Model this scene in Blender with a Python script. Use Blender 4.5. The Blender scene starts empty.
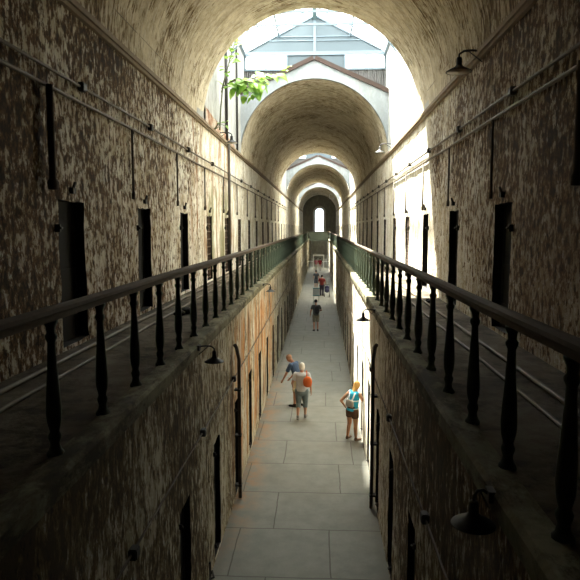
import bpy, bmesh, math, random
from mathutils import Vector, Matrix, noise
random.seed(7)
PI = math.pi
S = bpy.context.scene
COL = S.collection
HW, CW, RX = 3.12, 1.49, 1.62          # upper wall, corridor wall, railing offsets from the axis
ZG, ZS = 4.14, 8.9                      # gallery floor, springing of the vault
YB, YE = -7.0, 115.0                    # ends of the block
BAYS = [(17.8, 26.0), (51.0, 60.0), (84.0, 93.0)]

# ------------------------------------------------------------------ helpers
def link(o):
    COL.objects.link(o); return o

def obj(name, bm, mat, parent=None, smooth=False):
    me = bpy.data.meshes.new(name)
    bmesh.ops.recalc_face_normals(bm, faces=bm.faces)
    bm.to_mesh(me); bm.free()
    if smooth:
        for p in me.polygons: p.use_smooth = True
    mats = mat if isinstance(mat, (list, tuple)) else [mat]
    for m in mats: me.materials.append(m)
    o = bpy.data.objects.new(name, me); link(o)
    if parent is not None: o.parent = parent
    return o

def tag(o, label, cat, group=None):
    o['label'] = label; o['category'] = cat
    if group: o['group'] = group
    return o

def thing(name, label, cat, loc=(0, 0, 0), rotz=0, group=None):
    o = bpy.data.objects.new(name, None); link(o)
    o.location = loc; o.rotation_euler = (0, 0, rotz); o.empty_display_size = .1
    return tag(o, label, cat, group)

def struct(o):
    o['kind'] = 'structure'; return o

def bx(bm, x0, x1, y0, y1, z0, z1, M=None):
    vs = [bm.verts.new((x, y, z)) for x in (x0, x1) for y in (y0, y1) for z in (z0, z1)]
    for f in ((0, 1, 3, 2), (4, 6, 7, 5), (0, 4, 5, 1), (2, 3, 7, 6), (0, 2, 6, 4), (1, 5, 7, 3)):
        bm.faces.new([vs[i] for i in f])
    if M is not None:
        for v in vs: v.co = M @ v.co
    return vs

def box(*a, **k):
    bm = bmesh.new(); bx(bm, *a, **k); return bm

def tube(bm, pts, r, n=10, caps=True, r_list=None):
    pts = [Vector(p) for p in pts]
    rings = []
    prev_u = None
    for i, p in enumerate(pts):
        if i == 0: d = pts[1] - p
        elif i == len(pts) - 1: d = p - pts[i - 1]
        else: d = (pts[i + 1] - p).normalized() + (p - pts[i - 1]).normalized()
        d.normalize()
        if prev_u is None:
            a = Vector((0, 0, 1)) if abs(d.z) < .9 else Vector((1, 0, 0))
            u = d.cross(a).normalized()
        else:
            u = (prev_u - d * prev_u.dot(d)).normalized()
        prev_u = u
        w = d.cross(u)
        rr = r_list[i] if r_list else r
        rings.append([bm.verts.new(p + (u * math.cos(2 * PI * k / n) + w * math.sin(2 * PI * k / n)) * rr) for k in range(n)])
    for a, b in zip(rings, rings[1:]):
        for k in range(n):
            bm.faces.new((a[k], a[(k + 1) % n], b[(k + 1) % n], b[k]))
    if caps:
        bm.faces.new(rings[0][::-1]); bm.faces.new(rings[-1])
    return bm

def lathe(bm, prof, n=16, c=(0, 0, 0)):
    rings = []
    for r, z in prof:
        rings.append([bm.verts.new((c[0] + r * math.cos(2 * PI * k / n), c[1] + r * math.sin(2 * PI * k / n), c[2] + z)) for k in range(n)])
    for a, b in zip(rings, rings[1:]):
        for k in range(n):
            bm.faces.new((a[k], a[(k + 1) % n], b[(k + 1) % n], b[k]))
    bm.faces.new(rings[0][::-1]); bm.faces.new(rings[-1])
    return bm

# ------------------------------------------------------------------ materials
class NT:
    def __init__(s, name):
        s.m = bpy.data.materials.new(name); s.m.use_nodes = True
        s.t = s.m.node_tree; s.n = s.t.nodes; s.l = s.t.links
        s.b = s.n['Principled BSDF']
    def add(s, ty, **kw):
        n = s.n.new(ty)
        for k, v in kw.items(): setattr(n, k, v)
        return n
    def math(s, op, a, b=None, c=None, clamp=False):
        n = s.add('ShaderNodeMath', operation=op, use_clamp=clamp)
        for i, v in enumerate((a, b, c)):
            if v is None: continue
            if isinstance(v, (int, float)): n.inputs[i].default_value = v
            else: s.l.new(v, n.inputs[i])
        return n.outputs[0]
    def noise(s, vec, scale, detail=4, rough=.6, dist=0):
        n = s.add('ShaderNodeTexNoise')
        n.inputs['Scale'].default_value = scale; n.inputs['Detail'].default_value = detail
        n.inputs['Roughness'].default_value = rough; n.inputs['Distortion'].default_value = dist
        s.l.new(vec, n.inputs['Vector']); return n.outputs['Fac']
    def mapping(s, src, scale=(1, 1, 1), loc=(0, 0, 0)):
        n = s.add('ShaderNodeMapping')
        n.inputs['Scale'].default_value = scale; n.inputs['Location'].default_value = loc
        s.l.new(src, n.inputs['Vector']); return n.outputs['Vector']
    def rng(s, v, a, b, c=0., d=1., smooth=False):
        n = s.add('ShaderNodeMapRange'); n.clamp = True
        if smooth: n.interpolation_type = 'SMOOTHSTEP'
        s.l.new(v, n.inputs['Value'])
        for k, x in zip(('From Min', 'From Max', 'To Min', 'To Max'), (a, b, c, d)): n.inputs[k].default_value = x
        return n.outputs['Result']
    def mix(s, f, a, b, blend='MIX'):
        n = s.add('ShaderNodeMix', data_type='RGBA', blend_type=blend)
        for i, v in ((0, f), (6, a), (7, b)):
            if isinstance(v, (int, float)): n.inputs[i].default_value = v
            elif isinstance(v, (tuple, list)): n.inputs[i].default_value = (*v, 1) if len(v) == 3 else v
            else: s.l.new(v, n.inputs[i])
        return n.outputs[2]
    def bump(s, h, strength=.4, dist=.02):
        n = s.add('ShaderNodeBump'); n.inputs['Strength'].default_value = strength
        n.inputs['Distance'].default_value = dist
        s.l.new(h, n.inputs['Height']); s.l.new(n.outputs['Normal'], s.b.inputs['Normal'])

def plain(name, col, rough=.7, metal=0., var=.25, scale=12., bump=.15):
    t = NT(name)
    co = t.add('ShaderNodeTexCoord').outputs['Object']
    n = t.noise(co, scale, 5, .65)
    c = t.mix(n, tuple(x * (1 - var) for x in col), tuple(min(1, x * (1 + var)) for x in col))
    t.l.new(c, t.b.inputs['Base Color'])
    t.b.inputs['Roughness'].default_value = rough; t.b.inputs['Metallic'].default_value = metal
    if bump: t.bump(n, bump, .004)
    return t.m

def peel(name, under=(.075, .05, .028), under2=(.16, .11, .06), paint=(.40, .38, .32), paint2=(.52, .52, .49),
         scale=7., stretch=(1, 1, .42), cov=((0, .0), (30, .2)), low=.55, uv=False, stain=None, zcov=None,
         edge=.035, bump=.5, flake=.55, pits=.8, flakecol=(.80, .81, .80), tan=0.):
    """old masonry showing through flaking limewash; cov: (Y, bias) pairs of how much paint is left"""
    t = NT(name)
    tc = t.add('ShaderNodeTexCoord')
    src = tc.outputs['UV'] if uv else tc.outputs['Object']
    obj_co = tc.outputs['Object']
    v = t.mapping(src, stretch)
    n1 = t.noise(v, scale, 8, .68, .25)
    nl = t.noise(t.mapping(src, (.55, .55, .55), (3, 7, 1)), 1.0, 3, .55)
    nf = t.noise(v, scale * 5.5, 4, .7)
    sep = t.add('ShaderNodeSeparateXYZ'); t.l.new(obj_co, sep.inputs[0])
    Y, Z = sep.outputs['Y'], sep.outputs['Z']
    val = t.math('MULTIPLY_ADD', nl, low, n1)
    val = t.math('SUBTRACT', val, low * .5)
    val = t.math('MULTIPLY_ADD', nf, .22, val)
    val = t.math('SUBTRACT', val, .11)
    bias = None
    for (y0, b0), (y1, b1) in zip(cov, cov[1:]):
        r = t.rng(Y, y0, y1, 0, b1 - b0)
        bias = r if bias is None else t.math('ADD', bias, r)
    val = t.math('ADD', val, bias) if bias is not None else val
    val = t.math('ADD', val, cov[0][1])
    if zcov:
        val = t.math('ADD', val, t.rng(Z, zcov[0], zcov[1], zcov[2], zcov[3]))
    mask = t.rng(val, .5 - edge, .5 + edge, 0, 1, True)
    uc = t.mix(t.rng(val, .36, .47), under, under2)
    pc = t.mix(t.rng(t.noise(t.mapping(src, (1, 1, .5), (9, 2, 5)), 2.6, 7, .75), .42, .60), paint, paint2)
    # thin grime running in the paint
    gr = t.rng(t.noise(t.mapping(src, (2.2, 2.2, .16) if not uv else (.2, 2.2, 1), (1, 4, 2)), 2.4, 5, .6), .52, .72)
    pc = t.mix(t.math('MULTIPLY', gr, .45), pc, tuple(x * 1.9 for x in under))
    if tan:
        tf = t.math('MULTIPLY', t.math('MULTIPLY', t.rng(Z, 5.6, 7.3, tan, .15 * tan), t.rng(Y, 8, 19, 1, 0)), t.rng(nl, .35, .6, 1, .55))
        pc = t.mix(tf, pc, (.24, .15, .07))
    # chalky flakes and dark pits on top of the two coats
    nb = t.noise(t.mapping(src, tuple(x * 1.0 for x in stretch), (11, 3, 8)), scale * 1.7, 7, .75, .4)
    pc = t.mix(t.math('MULTIPLY', t.rng(nb, .54, .60), flake), pc, flakecol)
    uc = t.mix(t.math('MULTIPLY', t.rng(nb, .46, .40), pits), uc, tuple(x * .25 for x in under))
    pc = t.mix(t.math('MULTIPLY', t.rng(nb, .41, .36), pits * .7), pc, under)
    c = t.mix(mask, uc, pc)
    if stain:
        for (sc, y0, y1, z0, z1, thr) in stain:
            sm = t.rng(t.noise(t.mapping(src, (1.6, 1.6, .22), (y0, 3, z0)), 1.6, 5, .65), thr, thr + .07)
            sm = t.math('MULTIPLY', sm, t.rng(Y, y0, y0 + 1.5)); sm = t.math('MULTIPLY', sm, t.rng(Y, y1 - 2, y1, 1, 0))
            sm = t.math('MULTIPLY', sm, t.rng(Z, z0, z0 + .6)); sm = t.math('MULTIPLY', sm, t.rng(Z, z1 - .6, z1, 1, 0))
            sc2 = t.mix(nf, tuple(x * .6 for x in sc), sc)
            c = t.mix(t.math('MULTIPLY', sm, .85), c, sc2)
    t.l.new(c, t.b.inputs['Base Color'])
    t.b.inputs['Roughness'].default_value = .88
    t.b.inputs['Specular IOR Level'].default_value = .25
    h = t.math('MULTIPLY_ADD', nf, .35, mask)
    t.bump(h, bump, .02)
    return t.m

M = {}
M['upper'] = peel('peeling_upper_wall', tan=.45, cov=((2, -.03), (10, -.02), (16, .05), (20, .14), (60, .12)), scale=9, stretch=(1, 1, .6),
                  under=(.028, .015, .005), under2=(.17, .092, .034), paint=(.54, .455, .31), paint2=(.90, .87, .76), zcov=(5.2, 7.0, .02, -.01), low=.34,
                  stain=[((.33, .15, .05), 15, 26, 4.2, 9.2, .53), ((.26, .25, .12), 17, 24, 4.2, 7.4, .48)])
M['upper_r'] = peel('peeling_upper_wall_right', tan=.75, cov=((2, -.035), (10, -.025), (15, .03), (17, .16), (60, .12)), scale=10, stretch=(1, 1, .6),
                    under=(.028, .015, .005), under2=(.18, .098, .036), paint=(.50, .42, .28), paint2=(.83, .80, .70), zcov=(5.5, 7.2, .05, -.02), low=.34)
M['lower'] = peel('peeling_lower_wall', cov=((2, -.12), (8, -.04), (12, .03), (14, .07), (30, .02)), scale=11, low=.4,
                  under=(.055, .036, .016), under2=(.20, .145, .07), paint=(.38, .34, .23), paint2=(.62, .58, .46),
                  stain=[((.55, .22, .045), 11.5, 24, 0, 4.1, .47), ((.62, .58, .48), 12, 30, 0, 4.1, .53), ((.07, .04, .02), 10, 60, 0, 4.1, .53)])
M['lower_r'] = peel('peeling_lower_wall_right', cov=((2, -.14), (8, -.06), (11, .06), (14, .16), (22, .04)), scale=11, low=.4,
                    under=(.05, .033, .016), under2=(.18, .12, .06), paint=(.40, .35, .25), paint2=(.66, .62, .52),
                    stain=[((.20, .11, .05), 12, 60, 0, 4.1, .52)])
M['vault'] = peel('peeling_vault', cov=((0, -.06), (9, -.02), (16, .12), (18, .11), (30, .07), (60, .07)), scale=11, stretch=(.28, 1, 1), uv=True, low=.5, flake=.35, pits=.7,
                  under=(.07, .042, .018), under2=(.25, .17, .08), paint=(.48, .405, .27), paint2=(.70, .63, .47), bump=.8)
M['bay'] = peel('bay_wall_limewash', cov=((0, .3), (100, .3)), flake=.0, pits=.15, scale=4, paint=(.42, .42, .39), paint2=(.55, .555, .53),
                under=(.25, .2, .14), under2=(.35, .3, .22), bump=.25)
M['bay_left'] = peel('bay_limewash_shaded', flake=.0, pits=.25, cov=((0, .25), (100, .25)), scale=4, paint=(.30, .30, .28), paint2=(.42, .425, .41), under=(.12, .09, .06), under2=(.2, .16, .12), bump=.25)  # darker copy of the bay limewash: shade of the sunless side in the colour
M['gable'] = peel('gable_limewash', cov=((0, .32), (100, .32)), flake=.0, pits=.15, scale=3, paint=(.23, .25, .258), paint2=(.30, .325, .335),
                  under=(.12, .11, .10), under2=(.16, .15, .14), bump=.2)
M['end'] = peel('end_wall_plaster', cov=((0, .3), (100, .3)), flake=.0, pits=.15, scale=3, paint=(.17, .165, .14), paint2=(.24, .235, .2),
                under=(.1, .09, .07), under2=(.14, .12, .1))
M['brick'] = peel('exposed_orange_brick', cov=((0, -.0), (100, -.0)), scale=6, under=(.17, .07, .035), under2=(.36, .19, .11),
                  paint=(.40, .30, .21), paint2=(.5, .42, .33))
M['iron'] = plain('dark_iron', (.022, .020, .017), .55, .2)
M['rail'] = plain('worn_handrail', (.075, .05, .03), .85, .0, .4)
M['baluster'] = plain('baluster_green_black_paint', (.06, .085, .058), .75, 0, .6, 9)
M['pipe'] = plain('conduit_painted', (.12, .092, .058), .6, 0, .5, 6)
M['rustpipe'] = plain('rusty_downpipe', (.06, .042, .028), .7, 0, .5, 9)
M['wood'] = plain('cornice_wood', (.22, .16, .095), .75, 0, .4, 8)
M['fascia'] = plain('brown_fascia', (.04, .022, .015), .8, 0, .35)
M['black'] = plain('cell_dark', (.005, .0045, .004), .9, 0, .2)  # plain black; also paints in the shade of cells and doorways
M['rustgate'] = plain('rusty_strap_iron', (.09, .055, .032), .75, 0, .5)
M['bluesteel'] = plain('pale_blue_steel', (.12, .165, .195), .5, 0, .08)
M['bluepanel'] = plain('blue_grey_panel', (.065, .090, .105), .6, 0, .06)
M['darkpost'] = plain('dark_teal_post', (.10, .16, .17), .5)
M['lampblack'] = plain('lamp_enamel_black', (.010, .009, .008), .6, 0, .3)
M['lampwhite'] = plain('lamp_enamel_inside', (.42, .38, .30), .4, 0, .15)
M['bulb'] = plain('bulb_glass', (.6, .58, .5), .2, 0, .05)
M['white'] = plain('white_paint', (.7, .7, .68), .6, 0, .08)
M['green'] = plain('dark_green_steel', (.05, .065, .045), .6, 0, .3)

def mat_corrugated():
    t = NT('grey_corrugated_sheet')
    co = t.add('ShaderNodeTexCoord').outputs['Object']
    w = t.add('ShaderNodeTexWave', wave_type='BANDS', bands_direction='X')
    w.inputs['Scale'].default_value = 3.2; w.inputs['Distortion'].default_value = .3
    t.l.new(co, w.inputs['Vector'])
    n = t.noise(co, 6, 5)
    c = t.mix(n, (.06, .057, .053), (.14, .135, .13)); t.l.new(c, t.b.inputs['Base Color'])
    t.b.inputs['Roughness'].default_value = .6
    t.bump(w.outputs['Fac'], .9, .05)
    return t.m
M['corr'] = mat_corrugated()

def mat_glass(name, tint, tr=.85):
    t = NT(name); t.n.remove(t.b)
    out = t.n['Material Output']
    a = t.add('ShaderNodeBsdfTransparent'); a.inputs[0].default_value = (*tint, 1)
    d = t.add('ShaderNodeBsdfTranslucent'); d.inputs[0].default_value = (*tint, 1)
    g = t.add('ShaderNodeBsdfGlossy'); g.inputs['Roughness'].default_value = .08
    m1 = t.add('ShaderNodeMixShader'); m1.inputs[0].default_value = tr
    co = t.add('ShaderNodeTexCoord').outputs['Object']
    n = t.noise(co, 2.5, 4); f = t.rng(n, .3, .7, tr - .12, tr)
    t.l.new(f, m1.inputs[0]); t.l.new(d.outputs[0], m1.inputs[1]); t.l.new(a.outputs[0], m1.inputs[2])
    m2 = t.add('ShaderNodeMixShader'); m2.inputs[0].default_value = .04
    t.l.new(m1.outputs[0], m2.inputs[1]); t.l.new(g.outputs[0], m2.inputs[2])
    t.l.new(m2.outputs[0], out.inputs['Surface'])
    return t.m
M['glass'] = mat_glass('skylight_glass', (.93, .97, 1.0))
M['wglass'] = mat_glass('window_glass', (.78, .88, .97), .9)

def mat_floor():
    t = NT('concrete_slabs')
    tc = t.add('ShaderNodeTexCoord').outputs['Object']
    wob = t.noise(tc, 1.3, 3)
    v = t.add('ShaderNodeVectorMath', operation='MULTIPLY_ADD')
    cmb = t.add('ShaderNodeCombineXYZ'); t.l.new(wob, cmb.inputs[0]); t.l.new(wob, cmb.inputs[1])
    t.l.new(cmb.outputs[0], v.inputs[0]); v.inputs[1].default_value = (.05, .05, 0); t.l.new(tc, v.inputs[2])
    def brick(scale, w, h, loc, mort):
        b = t.add('ShaderNodeTexBrick'); b.offset = .37; b.squash = .8; b.squash_frequency = 3
        b.inputs['Scale'].default_value = scale; b.inputs['Brick Width'].default_value = w
        b.inputs['Row Height'].default_value = h; b.inputs['Mortar Size'].default_value = mort
        b.inputs['Mortar Smooth'].default_value = .1
        b.inputs['Color1'].default_value = (.0, .0, .0, 1); b.inputs['Color2'].default_value = (1, 1, 1, 1)
        b.inputs['Mortar'].default_value = (.5, .5, .5, 1)
        t.l.new(t.mapping(v.outputs[0], (1, 1, 1), loc), b.inputs['Vector']); return b
    b = brick(1, 2.15, 1.62, (.55, .25, 0), .012)
    n1 = t.noise(tc, 2.2, 7, .7); n2 = t.noise(tc, 30, 4, .6); n3 = t.noise(tc, .5, 3)
    c = t.mix(t.rng(n1, .3, .7), (.185, .185, .155), (.28, .275, .235))
    c = t.mix(t.math('MULTIPLY', b.outputs['Color'], .22), c, (.20, .21, .19))
    c = t.mix(t.rng(n3, .5, .7, 0, .35), c, (.20, .175, .13))
    c = t.mix(t.rng(n2, .3, .8, 0, .3), c, (.16, .16, .14))
    sep = t.add('ShaderNodeSeparateXYZ'); t.l.new(tc, sep.inputs[0])
    rust = t.math('MULTIPLY', t.rng(sep.outputs['X'], -1.5, -.75, 1, 0, True), t.rng(n1, .42, .6))
    rust = t.math('MULTIPLY', rust, t.rng(sep.outputs['Y'], 9.5, 12)); rust = t.math('MULTIPLY', rust, t.rng(sep.outputs['Y'], 20, 26, 1, 0))
    c = t.mix(t.math('MULTIPLY', rust, .75), c, (.36, .17, .06))
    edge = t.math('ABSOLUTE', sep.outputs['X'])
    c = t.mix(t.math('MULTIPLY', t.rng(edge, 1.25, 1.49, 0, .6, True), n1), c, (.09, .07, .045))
    c = t.mix(t.math('MULTIPLY', b.outputs['Fac'], .85), c, (.085, .075, .06))
    t.l.new(c, t.b.inputs['Base Color']); t.b.inputs['Roughness'].default_value = .62
    t.b.inputs['Specular IOR Level'].default_value = .3
    h = t.math('SUBTRACT', t.math('MULTIPLY', n2, .25), b.outputs['Fac'])
    t.bump(h, .35, .01)
    return t.m
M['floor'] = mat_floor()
M['gfloor'] = peel('gallery_concrete', cov=((0, .0), (100, .05)), flake=.0, pits=.5, scale=3.5, stretch=(1, 1, 1), under=(.026, .018, .010), under2=(.055, .040, .024),
                   paint=(.085, .068, .043), paint2=(.15, .128, .09), edge=.12, bump=.25)
M['edge'] = peel('gallery_edge_green_concrete', cov=((0, .0), (100, .1)), flake=.1, pits=.5, flakecol=(.4, .4, .3), scale=5, stretch=(1, .5, 1), under=(.038, .031, .015), under2=(.08, .068, .036),
                 paint=(.135, .125, .072), paint2=(.23, .215, .14), edge=.1, bump=.3)

# ------------------------------------------------------------------ setting: floor and walls
def floor():
    bm = bmesh.new()
    bx(bm, -CW - .6, CW + .6, YB, YE + .5, -.3, 0)
    return struct(obj('floor', bm, M['floor']))
floor()

def grid_breaks(a, b, step_near, cuts):
    """breakpoints along one axis: a regular step, snapped so every cut is a breakpoint"""
    cuts = sorted(c for c in cuts if a < c < b)
    out = [a]
    for c in cuts + [b]:
        s = out[-1]
        st = step_near * (1 if s < 30 else 3)
        n = max(1, int(round((c - s) / st)))
        for k in range(1, n + 1): out.append(s + (c - s) * k / n)
    return out

def wall_x(name, side, x, y0, y1, z0, z1, holes, mat, thick=.22, cell=True, step=.16, rough=.012):
    """long wall facing the corridor at |x|, with real doorways, reveals and a dark cell behind each"""
    bm = bmesh.new()
    ys = grid_breaks(y0, y1, step, [h[0] for h in holes] + [h[1] for h in holes])
    zs = grid_breaks(z0, z1, step, sorted({round(h[2], 4) for h in holes} | {round(h[3], 4) for h in holes}))
    V = {}
    holes_s = sorted(holes)
    def inhole(yc, zc):
        for h in holes_s:
            if h[0] < yc < h[1] and h[2] < zc < h[3]: return True
        return False
    border = set()
    cells = {}
    hi = 0
    for i in range(len(ys) - 1):
        yc = (ys[i] + ys[i + 1]) / 2
        hh = [h for h in holes_s if h[0] < yc < h[1]]
        for j in range(len(zs) - 1):
            zc = (zs[j] + zs[j + 1]) / 2
            cells[i, j] = not any(h[2] < zc < h[3] for h in hh)
    def vert(i, j):
        if (i, j) in V: return V[i, j]
        y, z = ys[i], zs[j]
        near = [cells.get((a, b)) for a in (i - 1, i) for b in (j - 1, j)]
        dy = dz = 0
        n = noise.noise(Vector((x * 3, y * .8, z * .8)))
        dx = n * rough * 1.5
        if any(c is False for c in near):
            dy = noise.noise(Vector((y * 9, z * 5.3, x))) * .045
            dz = noise.noise(Vector((y * 7, z * 9.3, x + 7))) * .04
        else:
            dx += noise.noise(Vector((x, y * 3.5, z * 3.5))) * rough
        if j in (0, len(zs) - 1): dx = 0
        V[i, j] = bm.verts.new((side * (x + abs(dx)), y + dy, z + dz)); return V[i, j]
    for (i, j), solid in cells.items():
        if solid:
            bm.faces.new((vert(i, j), vert(i + 1, j), vert(i + 1, j + 1), vert(i, j + 1)))
    bm.edges.ensure_lookup_table()
    # reveals
    be = [e for e in bm.edges if len(e.link_faces) == 1 and not (
        all(abs(v.co.y - y0) < 1e-4 for v in e.verts) or all(abs(v.co.y - y1) < 1e-4 for v in e.verts) or
        all(abs(v.co.z - z0) < 1e-4 for v in e.verts) or all(abs(v.co.z - z1) < 1e-4 for v in e.verts))]
    r = bmesh.ops.extrude_edge_only(bm, edges=be)
    for v in [g for g in r['geom'] if isinstance(g, bmesh.types.BMVert)]: v.co.x += side * thick
    for f in [g for g in r['geom'] if isinstance(g, bmesh.types.BMFace)]: f.material_index = 1  # reveals coloured near black, the doorway shade put into the colour
    me = bpy.data.meshes.new(name)
    # cell rooms behind the doorways, their darkness painted in near black
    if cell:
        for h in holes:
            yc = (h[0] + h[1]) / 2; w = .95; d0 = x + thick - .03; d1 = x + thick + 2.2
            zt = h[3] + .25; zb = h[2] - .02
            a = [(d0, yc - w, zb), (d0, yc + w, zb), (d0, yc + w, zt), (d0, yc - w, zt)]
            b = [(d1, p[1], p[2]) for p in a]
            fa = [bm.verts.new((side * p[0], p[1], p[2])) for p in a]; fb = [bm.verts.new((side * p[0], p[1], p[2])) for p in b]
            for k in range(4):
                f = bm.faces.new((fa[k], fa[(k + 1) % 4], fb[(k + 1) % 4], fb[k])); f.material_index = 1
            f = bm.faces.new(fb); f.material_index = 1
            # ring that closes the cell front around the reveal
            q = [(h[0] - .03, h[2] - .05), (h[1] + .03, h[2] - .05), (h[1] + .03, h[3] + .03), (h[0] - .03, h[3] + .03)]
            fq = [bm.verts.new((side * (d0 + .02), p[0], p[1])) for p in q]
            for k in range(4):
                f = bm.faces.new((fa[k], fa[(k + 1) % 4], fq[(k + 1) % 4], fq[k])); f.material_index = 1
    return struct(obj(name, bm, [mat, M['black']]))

UL = [8.2 + 3.43 * k for k in range(-3, 32) if 8.2 + 3.43 * k < YE - 2]
UR = [9.5 + 3.43 * k for k in range(-3, 32) if 9.5 + 3.43 * k < YE - 2]
LL = [7.68 + 2.5 * k for k in range(-3, 44) if 7.68 + 2.5 * k < YE - 4]
LR = [7.35 + 2.28 * k for k in range(-3, 48) if 7.35 + 2.28 * k < YE - 4]
uh = lambda L: [(y - .43, y + .43, ZG + .06, 6.17) for y in L]
lh = lambda L: [(y - .30, y + .30, .05, 2.10) for y in L]
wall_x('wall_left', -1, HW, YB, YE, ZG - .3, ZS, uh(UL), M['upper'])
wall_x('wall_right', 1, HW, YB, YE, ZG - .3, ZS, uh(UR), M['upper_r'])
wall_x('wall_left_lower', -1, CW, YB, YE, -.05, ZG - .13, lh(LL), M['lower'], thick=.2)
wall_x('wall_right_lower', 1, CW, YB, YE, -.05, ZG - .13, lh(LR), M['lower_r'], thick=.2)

# gallery floors with their projecting concrete edge
for side, nm in ((-1, 'left'), (1, 'right')):
    bm = bmesh.new()
    a, b = sorted((side * (CW + .10), side * (HW + .05)))
    bx(bm, a, b, YB, YE, ZG - .16, ZG)
    struct(obj('floor_gallery_' + nm, bm, M['gfloor']))
    bm = bmesh.new()
    prof = [(CW - .07, ZG - .02), (CW - .07, ZG - .15), (CW + .02, ZG - .20), (CW + .14, ZG - .20), (CW + .14, ZG + .012), (CW - .04, ZG + .012)]
    n = 240
    rings = []
    for i in range(n + 1):
        y = YB + (YE - YB) * i / n
        j = noise.noise(Vector((y * 1.7, side, 0))) * .012
        rings.append([bm.verts.new((side * (p[0] + j), y, p[1])) for p in prof])
    for r0, r1 in zip(rings, rings[1:]):
        for k in range(len(prof)):
            bm.faces.new((r0[k], r0[(k + 1) % len(prof)], r1[(k + 1) % len(prof)], r1[k]))
    struct(obj('trim_gallery_edge_' + nm, bm, M['edge']))

# the cells' flat roofs and outer walls close the building on both sides
for side, nm in ((-1, 'left'), (1, 'right')):
    x0, x1 = sorted((side * (HW + .37), side * 6.3))
    struct(obj('roof_cells_' + nm, box(x0, x1, YB - .3, YE + .3, 8.6, 8.8), M['corr']))
    x0, x1 = sorted((side * 6.3, side * 6.6))
    struct(obj('wall_outer_' + nm, box(x0, x1, YB - .3, YE + .3, -.3, 8.8), M['end']))
    x0, x1 = sorted((side * (HW + .24), side * (HW + .37)))
    struct(obj('wall_core_' + nm, box(x0, x1, YB - .3, YE + .3, 7.0, 8.95), M['end']))

# ------------------------------------------------------------------ vaults
def vault(y0, y1, idx):
    bm = bmesh.new(); uvl = bm.loops.layers.uv.new('UVMap')
    N = 44; ny = max(2, int((y1 - y0) / (.35 if y0 < 30 else 1.0)))
    rows = []
    for i in range(ny + 1):
        y = y0 + (y1 - y0) * i / ny
        row = []
        for k in range(N + 1):
            a = PI * k / N
            r = HW + (noise.noise(Vector((a * 6, y * .6, 3))) * .02 + noise.noise(Vector((a * 20, y * 2.5, 1))) * .008 if 0 < k < N else 0)
            row.append((bm.verts.new((-r * math.cos(a), y, ZS + r * math.sin(a) * .998)), a * HW, y))
        rows.append(row)
    for r0, r1 in zip(rows, rows[1:]):
        for k in range(N):
            q = (r0[k], r0[k + 1], r1[k + 1], r1[k])
            f = bm.faces.new([v[0] for v in q]); f.smooth = True
            for lp, v in zip(f.loops, q): lp[uvl].uv = (v[1], v[2])
    me = bpy.data.meshes.new('ceiling')
    bm.to_mesh(me); bm.free(); me.materials.append(M['vault'])
    o = bpy.data.objects.new('ceiling', me); link(o); struct(o)
cuts = [YB] + [v for b in BAYS for v in b] + [YE]
VA = [(cuts[i], cuts[i + 1]) for i in range(0, len(cuts), 2)]
for i, (a, b) in enumerate(VA): vault(a, b, i)

GA, GE = 12.82, 11.42         # gable apex and eave of the vault roofs
def gable_face(y, th, name):
    """plastered gable wall round the mouth of a vault"""
    bm = bmesh.new(); N = 40
    for yy in (y, y + th):
        pass
    inner = [(-(HW + .035) * math.cos(PI * k / N), ZS + (HW + .035) * math.sin(PI * k / N)) for k in range(N + 1)]
    def top(x): return GA - (GA - GE) * abs(x) / HW
    fr, bk, tf, tb = [], [], [], []
    for (x, z) in inner:
        fr.append(bm.verts.new((x, y, z))); bk.append(bm.verts.new((x, y + th, z)))
        tf.append(bm.verts.new((x, y, top(x)))); tb.append(bm.verts.new((x, y + th, top(x))))
    for k in range(N):
        bm.faces.new((fr[k], fr[k + 1], tf[k + 1], tf[k])); bm.faces.new((bk[k], tb[k], tb[k + 1], bk[k + 1]))
        bm.faces.new((tf[k], tf[k + 1], tb[k + 1], tb[k])); bm.faces.new((fr[k], bk[k], bk[k + 1], fr[k + 1]))
    return struct(obj(name, bm, M['gable']))

def sloped(bm, x0, z0, x1, z1, y0, y1, th):
    """a board running in the x-z plane from (x0,z0) to (x1,z1)"""
    d = Vector((x1 - x0, 0, z1 - z0)); nrm = Vector((-d.z, 0, d.x)).normalized() * th
    if nrm.z < 0: nrm = -nrm
    p = [Vector((x0, 0, z0)), Vector((x1, 0, z1)), Vector((x1, 0, z1)) + nrm, Vector((x0, 0, z0)) + nrm]
    a = [bm.verts.new((q.x, y0, q.z)) for q in p]; b = [bm.verts.new((q.x, y1, q.z)) for q in p]
    bm.faces.new(a); bm.faces.new(b[::-1])
    for k in range(4): bm.faces.new((a[k], b[k], b[(k + 1) % 4], a[(k + 1) % 4]))

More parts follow.
